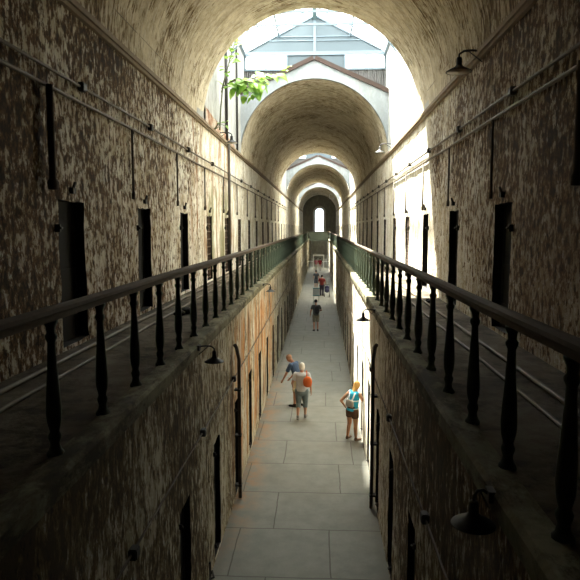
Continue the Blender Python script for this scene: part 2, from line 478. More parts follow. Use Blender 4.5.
EZ, RZ = 13.42, 15.05        # eave beam and ridge of the lantern roofs
for bi, (b0, b1) in enumerate(BAYS):
    # tall white walls of the light well
    ya, yb = b0 - 1.5, b1 + 1.5
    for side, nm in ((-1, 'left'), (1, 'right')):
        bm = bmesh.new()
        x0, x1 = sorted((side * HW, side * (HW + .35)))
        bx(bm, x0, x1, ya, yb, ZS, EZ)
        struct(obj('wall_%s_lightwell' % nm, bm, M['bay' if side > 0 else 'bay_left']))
    gable_face(b0 - .3, .3, 'wall_gable_near'); gable_face(b1, .3, 'wall_gable_far')
    # roofs over the vaults on both sides of the well with brown fascia boards
    for (p, q, face) in ((b1 + .3, VA[bi + 1][1] - .3, b1), (VA[bi][0], b0 - .3, b0)):
        if p == b1 + .3 or bi == 0:
            bm = bmesh.new()
            sloped(bm, 0, GA, HW + .3, GE - .135, p, q, .08); sloped(bm, 0, GA, -HW - .3, GE - .135, p, q, .08)
            o = obj('roof', bm, M['corr']); struct(o)
    for yy in (b0, b1 - .10):
        bm = bmesh.new()
        sloped(bm, 0, GA - .02, HW, GE - .02, yy, yy + .10, .17); sloped(bm, 0, GA - .02, -HW, GE - .02, yy, yy + .10, .17)
        struct(obj('trim_fascia', bm, M['fascia']))
        # thin lead flashing under the fascia
    for sgn, yw in ((1, b1 + 1.3), (-1, b0 - 1.3)):
        y0, y1 = sorted((yw, yw + sgn * .12))
        # end wall: corrugated sheet, window band, panelled gable
        win = struct(thing_ := bpy.data.objects.new('window_%d' % (bi * 3 + (2 if sgn > 0 else 3)), None)); link(win)
        bm = bmesh.new()
        xs_ = [-HW, -HW * .5, -.13, .13, HW * .5, HW]
        lo_ = [GA - (GA - GE) * abs(x) / HW + .01 for x in xs_]
        fa_ = [(bm.verts.new((x, y0, min(z, 12.75))), bm.verts.new((x, y0, 12.76))) for x, z in zip(xs_, lo_)]
        fb_ = [(bm.verts.new((x, y1, min(z, 12.75))), bm.verts.new((x, y1, 12.76))) for x, z in zip(xs_, lo_)]
        for i_ in range(5):
            bm.faces.new((fa_[i_][0], fa_[i_ + 1][0], fa_[i_ + 1][1], fa_[i_][1])); bm.faces.new((fb_[i_][0], fb_[i_][1], fb_[i_ + 1][1], fb_[i_ + 1][0]))
            bm.faces.new((fa_[i_][0], fb_[i_][0], fb_[i_ + 1][0], fa_[i_ + 1][0]))
        struct(obj('wall_corrugated', bm, M['corr']))
        bm = bmesh.new(); bx(bm, -1.25, 1.35, y0, y1, 12.76, 13.34)
        obj('centre_panel', bm, M['bluepanel'], win)
        bm = bmesh.new()
        a = [bm.verts.new(p) for p in ((-HW, y0, EZ + .06), (HW, y0, EZ + .06), (0, y0, RZ))]
        b = [bm.verts.new(p) for p in ((-HW, y1, EZ + .06), (HW, y1, EZ + .06), (0, y1, RZ))]
        bm.faces.new(a); bm.faces.new(b[::-1])
        for k in range(3): bm.faces.new((a[k], b[k], b[(k + 1) % 3], a[(k + 1) % 3]))
        obj('gable_panel', bm, M['bluepanel'], win)
        yf = yw - sgn * .07
        ylo, yhi = sorted((yf, yf + sgn * .07))
        bm = bmesh.new()
        bx(bm, -HW, HW, ylo, yhi, 13.34, 13.50)
        obj('beam', bm, M['bluesteel'], win)
        bm = bmesh.new()
        bx(bm, -HW, -1.2, ylo, yhi, 12.70, 12.78); bx(bm, 1.3, HW, ylo, yhi, 12.70, 12.78)
        for xx in (-HW + .04, -2.15, -1.22, 1.33, 2.25, HW - .04): bx(bm, xx - .035, xx + .035, ylo, yhi, 12.78, 13.34)
        obj('window_frame', bm, M['bluesteel'], win)
        bm = bmesh.new()
        bx(bm, -HW, -1.25, yw + sgn * .03, yw + sgn * .05, 12.76, 13.34); bx(bm, 1.35, HW, yw + sgn * .03, yw + sgn * .05, 12.76, 13.34)
        obj('pane', bm, M['glass'], win)
        bm = bmesh.new()
        for (xa, xb, zz) in ((-.06, .06, 0),): bx(bm, xa, xb, ylo, yhi, 13.5, RZ - .05)
        for zz in (13.95, 14.12):
            w = HW * (RZ - zz) / (RZ - EZ) - .12
            bx(bm, -w, w, ylo + .02, yhi, zz, zz + .035)
        obj('gable_rail', bm, M['bluesteel'], win)
        bm = bmesh.new()
        sloped(bm, 0, RZ - .07, HW, EZ, ylo, yhi, .07); sloped(bm, 0, RZ - .07, -HW, EZ, ylo, yhi, .07)
        obj('gable_trim', bm, M['bluesteel'], win)
    # glazed roof
    win = struct(bpy.data.objects.new('window_%d' % (bi * 3 + 1), None)); link(win)
    bm = bmesh.new(); sloped(bm, 0, RZ + .02, HW + .1, EZ - .03, ya, yb, .015); sloped(bm, 0, RZ + .02, -HW - .1, EZ - .03, ya, yb, .015)
    obj('glass_roof', bm, M['glass'], win)
    bm = bmesh.new(); bx(bm, -.09, .09, ya, yb, RZ - .22, RZ)
    obj('ridge_beam', bm, M['darkpost'], win)
    n = int((yb - ya) / 1.15)
    for k in range(n + 1):
        yy = ya + (yb - ya - .05) * k / n
        for sg in (-1, 1):
            bm = bmesh.new(); sloped(bm, sg * .05, RZ - .07, sg * HW, EZ - .04, yy, yy + .045, .05)
            obj('rafter', bm, M['bluesteel'], win)
    for sg in (-1, 1):
        for f in (.5,):
            bm = bmesh.new(); xx = sg * HW * f; zz = RZ + (EZ - RZ) * f
            bx(bm, xx - .035, xx + .035, ya, yb, zz - .14, zz - .05)
            obj('purlin', bm, M['bluesteel'], win)
        bm = bmesh.new(); bx(bm, *sorted((sg * (HW - .12), sg * HW)), ya, yb, EZ - .10, EZ + .02)
        obj('eave_beam', bm, M['bluesteel'], win)
    for yy in (b0 + 2.1 - .9, b0 + 4.4, b0 + 5.75):
        bm = bmesh.new(); bx(bm, -HW, HW, yy - .03, yy + .03, EZ - .02, EZ + .06)
        obj('tie_beam', bm, M['bluesteel'], win)
        for sg in (-1, 1):
            bm = bmesh.new(); tube(bm, [(sg * (HW - .02), yy, EZ - 1.0), (sg * (HW - .75), yy, EZ)], .035, 6)
            obj('brace', bm, M['bluesteel'], win)

# ledge (cornice) under the springing
for side, nm in ((-1, 'left'), (1, 'right')):
    bm = bmesh.new()
    for (a, b, z0, z1) in ((HW - .10, HW + .02, ZS - .10, ZS - .02), (HW - .06, HW + .02, ZS - .16, ZS - .10)):
        x0, x1 = sorted((side * a, side * b)); bx(bm, x0, x1, YB, YE, z0, z1)
    struct(obj('trim_cornice_' + nm, bm, M['wood']))
    bm = bmesh.new(); tube(bm, [(side * (HW - .03), YB, ZS + .48), (side * (HW - .03), 17.5, ZS + .48)], .008, 6)
    tag(obj('cable', bm, M['pipe']), 'thin cable along the foot of the vault above the %s ledge' % nm, 'cable')

# exposed brick band on the left wall of the first light well
bm = bmesh.new()
prev = None
ys = [17.85 + .25 * i for i in range(25)]
for i, y in enumerate(ys):
    zt = ZS + .48 - .014 * i + .10 * noise.noise(Vector((y * 2.1, 0, 0)))
    row = [bm.verts.new((-HW + .0, y, ZS - .02)), bm.verts.new((-HW + .05, y, ZS - .02)), bm.verts.new((-HW + .045, y, zt - .05)), bm.verts.new((-HW, y, zt))]
    if prev:
        for k in range(4): bm.faces.new((prev[k], prev[(k + 1) % 4], row[(k + 1) % 4], row[k]))
    prev = row
struct(obj('trim_exposed_brick', bm, M['brick']))

# ------------------------------------------------------------------ end walls
def end_wall(y, name, back=False):
    bm = bmesh.new(); N = 32
    y2 = y + (.3 if not back else -.3)
    # outline of the section: lower corridor, galleries, vault
    hw, hb, ht = .95, 5.15, 8.75        # window half width, sill, springing of its arch
    pts = [(-HW - .1, -.1)]
    # build as grid columns so that the arched window is a real opening
    xs = sorted({-HW - .1, HW + .1} | {hw * math.cos(PI * k / 16) for k in range(17)} | {HW * math.cos(PI * k / N) for k in range(N + 1)})
    xs = [x for i, x in enumerate(xs) if i == 0 or x - xs[i - 1] > 1e-3]
    def topz(x): return ZS + math.sqrt(max(0, (HW + .1) ** 2 - x * x)) + .05
    def arch(x): return ht + math.sqrt(max(0, hw * hw - x * x))
    for a, b in zip(xs, xs[1:]):
        segs = [((-.1, -.1), (topz(a), topz(b)))]
        if not back and a >= -hw - 1e-4 and b <= hw + 1e-4:
            segs = [((-.1, -.1), (hb, hb)), ((arch(a), arch(b)), (topz(a), topz(b)))]
        for (l0, l1), (h0, h1) in segs:
            p = [(a, l0), (b, l1), (b, h1), (a, h0)]
            fa = [bm.verts.new((q[0], y, q[1])) for q in p]; fb = [bm.verts.new((q[0], y2, q[1])) for q in p]
            bm.faces.new(fa); bm.faces.new(fb[::-1])
            for k in range(4): bm.faces.new((fa[k], fb[k], fb[(k + 1) % 4], fa[(k + 1) % 4]))
    bmesh.ops.remove_doubles(bm, verts=bm.verts, dist=.0005)
    struct(obj(name, bm, M['end']))
end_wall(YE, 'wall_far'); end_wall(YB, 'wall_back', True)
win = struct(bpy.data.objects.new('window_10', None)); link(win)
def arch_frame(bm, r0, r1, zb, zs, y0, y1, n=20):
    path0 = [(-r0, zb)] + [(-r0 * math.cos(PI * k / n), zs + r0 * math.sin(PI * k / n)) for k in range(n + 1)] + [(r0, zb)]
    path1 = [(-r1, zb)] + [(-r1 * math.cos(PI * k / n), zs + r1 * math.sin(PI * k / n)) for k in range(n + 1)] + [(r1, zb)]
    R = []
    for p, q in zip(path0, path1):
        R.append([bm.verts.new((p[0], y0, p[1])), bm.verts.new((q[0], y0, q[1])), bm.verts.new((q[0], y1, q[1])), bm.verts.new((p[0], y1, p[1]))])
    for a, b in zip(R, R[1:]):
        for k in range(4): bm.faces.new((a[k], a[(k + 1) % 4], b[(k + 1) % 4], b[k]))
    bm.faces.new(R[0]); bm.faces.new(R[-1][::-1])
bm = bmesh.new(); arch_frame(bm, .95, 1.22, 5.15, 8.75, YE - .12, YE)
obj('window_surround', bm, M['white'], win)
bm = bmesh.new(); arch_frame(bm, .78, .95, 5.15, 8.75, YE + .02, YE + .12)
obj('window_frame', bm, M['darkpost'], win)
bm = bmesh.new()
bx(bm, -.03, .03, YE + .05, YE + .1, 5.15, 9.5)
for z in (5.9, 6.7, 7.5, 8.3, 8.75): bx(bm, -.8, .8, YE + .05, YE + .1, z - .02, z + .02)
obj('glazing_bar', bm, M['bluesteel'], win)
bm = bmesh.new(); n = 20
c = [bm.verts.new((x, YE + .15, z)) for x, z in [(-.9, 5.15)] + [(-.9 * math.cos(PI * k / n), 8.75 + .9 * math.sin(PI * k / n)) for k in range(n + 1)] + [(.9, 5.15)]]
bm.faces.new(c); obj('pane', bm, M['wglass'], win)

# far cross bridge with its solid railing
br = thing('bridge', 'dark green cross bridge joining both galleries below the far arched window', 'bridge', (0, 91, 0))
obj('deck', box(-CW + .09, CW - .09, -1.2, 1.2, ZG - .25, ZG), M['green'], br)
obj('railing_panel', box(-CW + .1, CW - .1, -1.2, -1.12, ZG, 5.2), M['green'], br)
obj('handrail', box(-CW + .1, CW - .1, -1.25, -1.07, 5.2, 5.27), M['iron'], br)

# ------------------------------------------------------------------ doors: lintel hook, hinges, strap gates
gate_bm = bmesh.new()
for k in range(4):
    yy = -.36 + .24 * k; bx(gate_bm, -.008, .008, yy - .022, yy + .022, 0, 1.98)
for k in range(9):
    z = .06 + k * .235; bx(gate_bm, -.014, .002, -.40, .40, z - .022, z + .022)
for k in range(8):
    z = .06 + k * .235
    for q in range(3):
        y0 = -.36 + .24 * q
        tube(gate_bm, [(.0, y0, z), (.0, y0 + .24, z + .235)], .013, 4)
gate_me = bpy.data.meshes.new('strap_gate'); gate_bm.to_mesh(gate_me); gate_bm.free(); gate_me.materials.append(M['rustgate'])
ldoor_bm = bmesh.new()
bx(ldoor_bm, -.02, .02, -.29, .29, 0, 2.02)
for z in (.35, 1.0, 1.65): bx(ldoor_bm, -.035, .035, -.28, .28, z - .04, z + .04)
for yy in (-.26, .26): bx(ldoor_bm, -.03, .03, yy - .03, yy + .03, 0, 2.02)
ldoor_me = bpy.data.meshes.new('door_leaf'); ldoor_bm.to_mesh(ldoor_me); ldoor_bm.free(); ldoor_me.materials.append(M['black'])
hb = bmesh.new(); tube(hb, [(0, 0, 0), (-.07, 0, 0), (-.07, .05, 0)], .018, 6); bx(hb, -.05, .02, -.02, .02, -.05, .05)
hook_me = bpy.data.meshes.new('hinge'); hb.to_mesh(hb and hook_me); hb.free(); hook_me.materials.append(M['iron'])
kb = bmesh.new(); bx(kb, -.05, .03, -.05, .05, 0, .08); tube(kb, [(-.03, 0, .06), (-.06, 0, .16)], .02, 6)
latch_me = bpy.data.meshes.new('latch'); kb.to_mesh(latch_me); kb.free(); latch_me.materials.append(M['iron'])
dn = 0
def inst(name, me, parent, loc, rot=0, scale=(1, 1, 1)):
    o = bpy.data.objects.new(name, me); link(o); o.parent = parent; o.location = loc
    o.rotation_euler = (0, 0, rot); o.scale = scale; return o
for L, side, xw, up in ((UL, -1, HW, 1), (UR, 1, HW, 1), (LL, -1, CW, 0), (LR, 1, CW, 0)):
    for y in L:
        if y < 2.5 or y > 88: continue
        dn += 1
        d = bpy.data.objects.new('door_%d' % dn, None); link(d); struct(d)
        d.location = (side * xw, y, ZG + .06 if up else .05); d.rotation_euler = (0, 0, 0 if side > 0 else PI)
        if up:
            if y > 17.5: inst('strap_gate', gate_me, d, (.06, 0, .02))
            else: inst('door_leaf', ldoor_me, d, (.17, 0, .01), 0, (1, 1.42, .98))  # near-black leaf stands in for the unlit void of the doorway
            if y < 24:
                inst('latch', latch_me, d, (0, 0, 2.07)); inst('hinge', hook_me, d, (0, -.5 if side > 0 else .5, 1.6))
        else:
            inst('door_leaf', ldoor_me, d, (.12, 0, .01))
            if y < 22:
                for z in (.25, 1.9): inst('hinge', hook_me, d, (0, .35 if side < 0 else -.35, z), 0, (.7, .7, .7))

# ------------------------------------------------------------------ railings
def baluster_mesh():
    bm = bmesh.new()
    prof = [(.062, 0), (.062, .025), (.045, .045), (.034, .09), (.046, .13), (.048, .15), (.034, .18), (.050, .25), (.056, .32), (.052, .42), (.040, .60),
            (.031, .76), (.028, .84), (.042, .87), (.044, .89), (.030, .91), (.034, .95), (.05, .985), (.05, 1.0)]
    lathe(bm, prof, 12)
    me = bpy.data.meshes.new('baluster'); bm.to_mesh(me); bm.free(); me.materials.append(M['baluster'])
    for p in me.polygons: p.use_smooth = True
    return me
bme = baluster_mesh()
for side, nm, y0 in ((-1, 'left', 4.17), (1, 'right', 4.09)):
    r = thing('railing', 'long railing of turned iron balusters under a worn handrail, on the %s gallery edge' % nm, 'railing', (side * RX, 0, ZG))
    bm = bmesh.new()
    prof = [(-.052, 1.045), (-.058, 1.06), (-.05, 1.085), (-.02, 1.10), (.02, 1.10), (.05, 1.085), (.058, 1.06), (.052, 1.045), (.035, 1.04), (.035, 1.0), (-.035, 1.0), (-.035, 1.04)]
    N = 120; rings = []
    for i in range(N + 1):
        y = -3 + 92.8 * i / N
        dz = .008 * noise.noise(Vector((y * .3, side, 0))); dx = .01 * noise.noise(Vector((y * .25, side, 4)))
        rings.append([bm.verts.new((p[0] + dx, y, p[1] + dz)) for p in prof])
    for a, b in zip(rings, rings[1:]):
        for k in range(12): bm.faces.new((a[k], a[(k + 1) % 12], b[(k + 1) % 12], b[k]))
    bm.faces.new(rings[0]); bm.faces.new(rings[-1][::-1])
    obj('handrail', bm, M['rail'], r)
    k = -3
    cnt = 0
    while y0 + .967 * k < 89:
        o = bpy.data.objects.new('baluster', bme); link(o); o.parent = r; o.location = (0, y0 + .967 * k, 0)
        o.rotation_euler = (random.uniform(-.006, .006), random.uniform(-.006, .006), 0); k += 1

# ------------------------------------------------------------------ conduits, pipes
def wallrun(label, side, x, z, r, y0, y1, mat, boxes=(), drops=(), bsz=.1, name='conduit'):
    t = thing(name, label, 'conduit' if name == 'conduit' else 'pipe', (side * x, y0, z))
    bm = bmesh.new(); n = int((y1 - y0) / 1.7)
    pts = []
    for i in range(n + 1):
        y = (y1 - y0) * i / n
        pts.append((.008 * noise.noise(Vector((y, z, x))), y, .018 * noise.noise(Vector((y * .5, z, side)))))
    tube(bm, pts, r, 8); obj('pipe', bm, mat, t, True)
    for y in boxes:
        bm = bmesh.new(); bx(bm, *sorted((-side * bsz * .55, side * .035)), y - y0 - bsz * .7, y - y0 + bsz * .7, -bsz * .6, bsz * .6)
        bmesh.ops.bevel(bm, geom=bm.edges[:], offset=.012, segments=2, affect='EDGES')
        obj('junction_box', bm, M['iron'], t)
    for (y, zb, rr) in drops:
        bm = bmesh.new()
        xo = -side * max(0, rr * 1.7 - .03)
        tube(bm, [(xo, y - y0, 0), (xo, y - y0, zb - z + .14), (xo, y - y0, zb - z + .09), (xo, y - y0, zb - z)], rr, 8, r_list=[rr, rr, rr * 1.7, rr * 1.4])
        obj('drop_pipe', bm, M['rustpipe'], t, True)
    return t
bl = [8.57 + 3.42 * k for k in range(-1, 14)]; brr = [9.05 + 3.35 * k for k in range(-1, 14)]
wallrun('upper of two thin conduits high on the left wall, with black junction boxes', -1, HW - .05, 7.78, .022, YB, 60, M['pipe'], bl)
wallrun('lower of two conduits high on the left wall, with drop pipes toward the doors', -1, HW - .04, 7.56, .026, YB, 60, M['pipe'], (),
        [(7.45, 6.28, .045)] + [(7.45 + 3.38 * k, 6.32, .022) for k in range(1, 13)])
wallrun('upper of two thin conduits high on the right wall, with black junction boxes', 1, HW - .05, 7.76, .024, YB, 60, M['pipe'], brr)
wallrun('lower of two conduits high on the right wall, with drop pipes toward the doors', 1, HW - .04, 7.54, .028, YB, 60, M['pipe'], (),
        [(6.62, 6.25, .045)] + [(6.72 + 3.30 * k, 6.27, .022) for k in range(1, 13)])
wallrun('conduit with black boxes along the lower left corridor wall', -1, CW - .04, 2.72, .013, 3, 60, M['rustpipe'], [5.35, 8.75, 12.0], (), .09)
wallrun('conduit with black boxes along the lower right corridor wall', 1, CW - .04, 2.72, .013, 3, 60, M['rustpipe'], [6.2, 9.6, 13.0], (), .09)
for side, nm, xa, xb in ((-1, 'left', 2.55, 2.86), (1, 'right', 2.32, 2.62)):
    wallrun('pale pipe lying on the %s gallery floor, the one nearer the railing' % nm, side, xa, ZG + .025, .022, YB, 45, M['pipe'], name='floor_pipe')
    wallrun('pale pipe lying on the %s gallery floor, the one nearer the wall' % nm, side, xb, ZG + .03, .028, YB, 45, M['pipe'], name='floor_pipe')

def downpipe(label, side, y, ztop):
    t = thing('downpipe', label, 'pipe', (side * (CW - .10), y, 0))
    bm = bmesh.new()
    tube(bm, [(0, 0, .02), (0, 0, ztop), (0, 0, ztop + .05), (0, -.38, ztop + .38), (side * .02, -.45, ztop + .44)], .038, 10); obj('pipe', bm, M['rustpipe'], t, True)
    for z in (.3, 1.4, 2.4):
        bm = bmesh.new(); x0, x1 = sorted((-side * .045, side * .095)); bx(bm, x0, x1, -.07, .07, z - .02, z + .02); obj('bracket', bm, M['iron'], t)
downpipe('rusty downpipe with a bent elbow on the lower left wall beyond the hanging lamp', -1, 12.35, 3.0)
downpipe('dark downpipe with a bent elbow on the lower right wall near the peering woman', 1, 12.0, 3.1)
for (y, z1, l) in ((21.7, 12.9, 'nearer'), (24.4, 12.9, 'farther')):
    t = obj('drain_pipe', tube(bmesh.new(), [(-HW + .07, y, ZS - (.0 if l == 'nearer' else .02)), (-HW + .07, y, z1)], .055 if l == 'nearer' else .045, 10), M['iron'], None, True)
    tag(t, '%s of two upright dark pipes on the white light well wall by the leaves' % l, 'pipe')
bm = tube(bmesh.new(), [(-HW + .14, 21.7, ZG + .001), (-HW + .14, 21.7, ZS - .12)], .05, 10)
tag(obj('drain_pipe', bm, M['rustpipe'], None, True), 'rusty pipe down the upper left wall below the ledge and leafy branch', 'pipe')

# iron latch levers standing off the base of the lower walls
def lever(label, side, y, z):
    t = thing('latch_lever', label, 'latch', (side * (CW - .03), y, z))
    bm = bmesh.new(); tube(bm, [(0, 0, 0), (0, 0, .38)], .016, 6); obj('rod', bm, M['iron'], t)
    bm = bmesh.new(); tube(bm, [(0, -.06, .12), (-side * .06, 0, .12), (-side * .02, .09, .17), (0, .1, .12)], .018, 6); obj('handle', bm, M['iron'], t)
lever('iron latch lever low on the left wall between the two nearest doors', -1, 9.2, .0)
lever('iron latch lever at the foot of the left wall, nearest the camera', -1, 8.55, .0)
lever('iron latch lever low on the right wall between the two nearest doors', 1, 8.5, .0)

# ------------------------------------------------------------------ lamps
def lamp(label, side, xw, y, z, s=1., arm=.42, group=None):
    """enamel shade on a gooseneck arm; z is the rim height"""
    t = thing('gooseneck_lamp', label, 'lamp', (side * xw, y, z), 0 if side > 0 else PI, group)
    # local +x points to the wall
    bm = bmesh.new()
    tube(bm, [(0, 0, .30 * s), (-.03, 0, .335 * s), (-arm * .45, 0, .35 * s), (-arm * .8, 0, .34 * s), (-arm, 0, .29 * s), (-arm, 0, .22 * s)], .017 * s, 8)
    obj('arm', bm, M['lampblack'], t, True)
    bm = bmesh.new(); tube(bm, [(0, 0, .16 * s), (-arm * .62, 0, .34 * s)], .009 * s, 6); obj('stay', bm, M['lampblack'], t)
    bm = bmesh.new(); bx(bm, -.02, .03, -.05, .05, .25 * s, .36 * s); obj('wall_plate', bm, M['lampblack'], t)
    bm = bmesh.new()
    lathe(bm, [(.035 * s, .24 * s), (.045 * s, .22 * s), (.048 * s, .12 * s), (.075 * s, .085 * s), (.15 * s, .045 * s), (.21 * s, .008 * s), (.215 * s, 0), (.20 * s, .006 * s), (.14 * s, .035 * s), (.06 * s, .07 * s)], 28, (-arm, 0, 0))
    sh = obj('lamp_shade', bm, M['lampblack'], t, True)
    bm = bmesh.new(); lathe(bm, [(.196 * s, .003 * s), (.137 * s, .031 * s), (.055 * s, .066 * s)], 28, (-arm, 0, 0)); obj('reflector', bm, M['lampwhite'], sh, True)
    bm = bmesh.new(); lathe(bm, [(.01, -.01 * s), (.028 * s, .0), (.035 * s, .03 * s), (.02 * s, .06 * s)], 12, (-arm, 0, 0)); obj('bulb', bm, M['bulb'], t, True)
    return t
lamp('black gooseneck lamp on the upper right wall just below the vault', 1, HW, 11.0, 8.52, 1.05, .40)
lamp('small lamp on the right ledge in front of the second vault mouth', 1, HW, 24.2, 8.75, 1., .5)
lamp('gooseneck lamp on the left ledge under the leafy branch', -1, HW, 20.3, 8.62, 1., .45)
lamp('black gooseneck lamp under the left gallery edge, nearer of two', -1, CW - .08, 8.35, 3.90, .66, .22)
lamp('small gooseneck lamp under the left gallery edge, farther of two', -1, CW - .08, 17.9, 3.90, .66, .22)
lamp('nearly black lamp under the right gallery edge at the bottom right corner', 1, CW - .08, 3.75, 3.90, .66, .10)
lamp('gooseneck lamp under the right gallery edge by the sunlit lower wall', 1, CW - .08, 12.2, 3.92, .66, .22)

# dark clump of debris on the left gallery, small one on the right
def clump(label, x, y, s):
    bm = bmesh.new()
    for k in range(9):
        r = s * random.uniform(.25, .5)
        mtx = Matrix.Translation((random.uniform(-s, s) * .5, random.uniform(-s, s), r * .55)) @ Matrix.Rotation(random.uniform(0, 6), 4, 'Z') @ Matrix.Diagonal((r, r * 1.3, r * .6, 1))
        g = bmesh.ops.create_icosphere(bm, subdivisions=2, radius=1, matrix=mtx)
        for v in g['verts']: v.co += Vector((1, 1, 1)) * .12 * r * noise.noise(v.co * 12)
    for v in bm.verts: v.co.z = max(v.co.z, .0)
    o = obj('debris_clump', bm, M['black']); o.location = (x, y, ZG + .001); tag(o, label, 'debris')
clump('dark clump of debris on the left gallery floor between the pipes', -2.30, 11.4, .26)
clump('small dark clump of debris on the right gallery floor beside the wall', 2.75, 13.6, .15)

# ------------------------------------------------------------------ leafy branch growing out of the wall
leafmat = NT('leaf_green')
co = leafmat.add('ShaderNodeTexCoord').outputs['Object']
lc = leafmat.mix(leafmat.rng(leafmat.noise(co, 2.5, 2), .35, .65), (.10, .24, .03), (.34, .52, .09))
leafmat.l.new(lc, leafmat.b.inputs['Base Color']); leafmat.b.inputs['Roughness'].default_value = .45
tr = leafmat.add('ShaderNodeBsdfTranslucent'); leafmat.l.new(lc, tr.inputs[0])
mx = leafmat.add('ShaderNodeMixShader'); mx.inputs[0].default_value = .4
leafmat.l.new(leafmat.b.outputs[0], mx.inputs[1]); leafmat.l.new(tr.outputs[0], mx.inputs[2])
leafmat.l.new(mx.outputs[0], leafmat.n['Material Output'].inputs['Surface'])
M['leaf'] = leafmat.m
M['stem'] = plain('plant_stem', (.09, .10, .04), .7)
def leaf(bm, base, d, up, L, W):
    d = d.normalized(); s = d.cross(up).normalized(); n = s.cross(d)
    ts = [0, .12, .3, .5, .72, .9, 1]; ws = [.0, .75, 1, .92, .62, .25, 0]
    prev = None
    for t, w in zip(ts, ws):
        p = base + d * L * t - n * L * .28 * t * t
        row = [bm.verts.new(p - s * W * w * .5 + n * W * .12 * w), bm.verts.new(p), bm.verts.new(p + s * W * w * .5 + n * W * .12 * w)]
        if prev:
            bm.faces.new((prev[0], row[0], row[1], prev[1])); bm.faces.new((prev[1], row[1], row[2], prev[2]))
        prev = row
def plant(label, root, stems, name='leafy_branch', skip=None, seed=1, dens=1.0, size=1.0):
    random.seed(seed)
    t = thing(name, label, 'plant', root)
    bs, lf = bmesh.new(), bmesh.new()
    for si, pts in enumerate(stems):
        pts = [Vector(p) for p in pts]
        n = len(pts); tube(bs, pts, .02, 6, True, [.026 * (1 - .7 * i / (n - 1)) for i in range(n)])
        for a, b in list(zip(pts, pts[1:]))[(skip[si] if skip else 0):]:
            k = max(2, int((b - a).length / .10 * dens))
            for i in range(k):
                base = a.lerp(b, (i + random.random()) / k)
                ax = (b - a).normalized()
                side = Vector((random.uniform(-1, 1), random.uniform(-1, .6), random.uniform(-.5, .5)))
                d = (ax * .5 + side).normalized(); st = base + d * random.uniform(.05, .26)
                tube(bs, [base, st], .006, 4)
                L = random.uniform(.17, .34) * size
                leaf(lf, st, d + Vector((0, 0, -.25)), Vector((random.uniform(-.3, .3), random.uniform(-.9, -.2), 1)).normalized(), L, L * random.uniform(.7, .85))
    obj('stem', bs, M['stem'], t, True); obj('leaves', lf, M['leaf'], t)
plant('bright green leafy branch reaching out from the left light well wall', (-3.08, 20, 9.0),
      [[(.06, 0, 0), (.12, -.1, .7), (.18, .0, 1.4), (.65, .0, 1.60), (1.2, .1, 1.60), (1.8, .1, 1.76), (2.2, .1, 1.82)],
       [(.14, 0, 1.2), (.18, 0, 1.35), (.4, 0, 1.38), (.7, -.1, 1.35), (1.1, -.1, 1.2), (1.35, -.1, 1.05)],
       [(.15, 0, 1.3), (.3, 0, 1.8), (.45, 0, 2.35), (.65, -.1, 2.9)],
       [(.4, 0, 1.5), (.55, 0, 1.6), (.7, 0, 1.6), (1.2, -.2, 1.42), (1.65, -.2, 1.40)]], seed=5, dens=1.9, size=1.15, skip=(2, 1, 1, 1))
plant('small tuft of weeds on the left ledge beside the lamp', (-3.0, 19.0, ZS - .02), [[(0, 0, 0), (.1, 0, .15), (.2, .1, .2)], [(0, 0, 0), (.12, .2, .1)]], 'weed_tuft', None, 3, 1, .6)

# ------------------------------------------------------------------ people
def skincol(name, col): return plain(name, col, .55, 0, .08, 20, .05)
SK = skincol('skin', (.42, .22, .14)); SKD = skincol('skin_tanned', (.36, .17, .10))
def cloth(name, col): return plain(name, col, .9, 0, .16, 14, .3)

def loft(bm, p0, a0, b0, p1, a1, b1, side, n=14, m=5, cap0=1., cap1=1.):
    """tapered limb with elliptical section and rounded ends; side = direction of the a axis"""
    p0, p1, side = Vector(p0), Vector(p1), Vector(side)
    d = (p1 - p0); L = d.length; d.normalize()
    u = (side - d * side.dot(d)).normalized(); w = d.cross(u)
    rings = []
    def ring(c, a, b): rings.append([bm.verts.new(c + u * a * math.cos(2 * PI * k / n) + w * b * math.sin(2 * PI * k / n)) for k in range(n)])
    for i in range(m, 0, -1):
        t = i / m * PI / 2 * .96; ring(p0 - d * min(a0, b0) * cap0 * math.sin(t), a0 * math.cos(t), b0 * math.cos(t))
    for i in range(5):
        f = i / 4; ring(p0.lerp(p1, f), a0 + (a1 - a0) * f, b0 + (b1 - b0) * f)
    for i in range(1, m + 1):
        t = i / m * PI / 2 * .96; ring(p1 + d * min(a1, b1) * cap1 * math.sin(t), a1 * math.cos(t), b1 * math.cos(t))
    for a, b in zip(rings, rings[1:]):
        for k in range(n): bm.faces.new((a[k], a[(k + 1) % n], b[(k + 1) % n], b[k]))
    bm.faces.new(rings[0][::-1]); bm.faces.new(rings[-1])

def ell(bm, c, r, R=None):
    mtx = Matrix.Translation(c) @ (R.to_4x4() if R else Matrix()) @ Matrix.Diagonal((*r, 1))
    bmesh.ops.create_uvsphere(bm, u_segments=18, v_segments=12, radius=1, matrix=mtx)

def fuse(name, bm, mat, parent, voxel, smooth=3):
    """union of overlapping forms into one continuous surface"""
    me = bpy.data.meshes.new(name); bmesh.ops.recalc_face_normals(bm, faces=bm.faces); bm.to_mesh(me); bm.free()
    tmp = bpy.data.objects.new('tmp', me); link(tmp)
    r = tmp.modifiers.new('r', 'REMESH'); r.mode = 'VOXEL'; r.voxel_size = voxel
    s = tmp.modifiers.new('s', 'SMOOTH'); s.iterations = smooth; s.factor = .5
    dg = bpy.context.evaluated_depsgraph_get()
    out = bpy.data.meshes.new_from_object(tmp.evaluated_get(dg))
    bpy.data.objects.remove(tmp)
    out.materials.clear(); out.materials.append(mat)
    for p in out.polygons: p.use_smooth = True
    out.name = name
    o = bpy.data.objects.new(name, out); link(o)
    if parent is not None: o.parent = parent
    return o

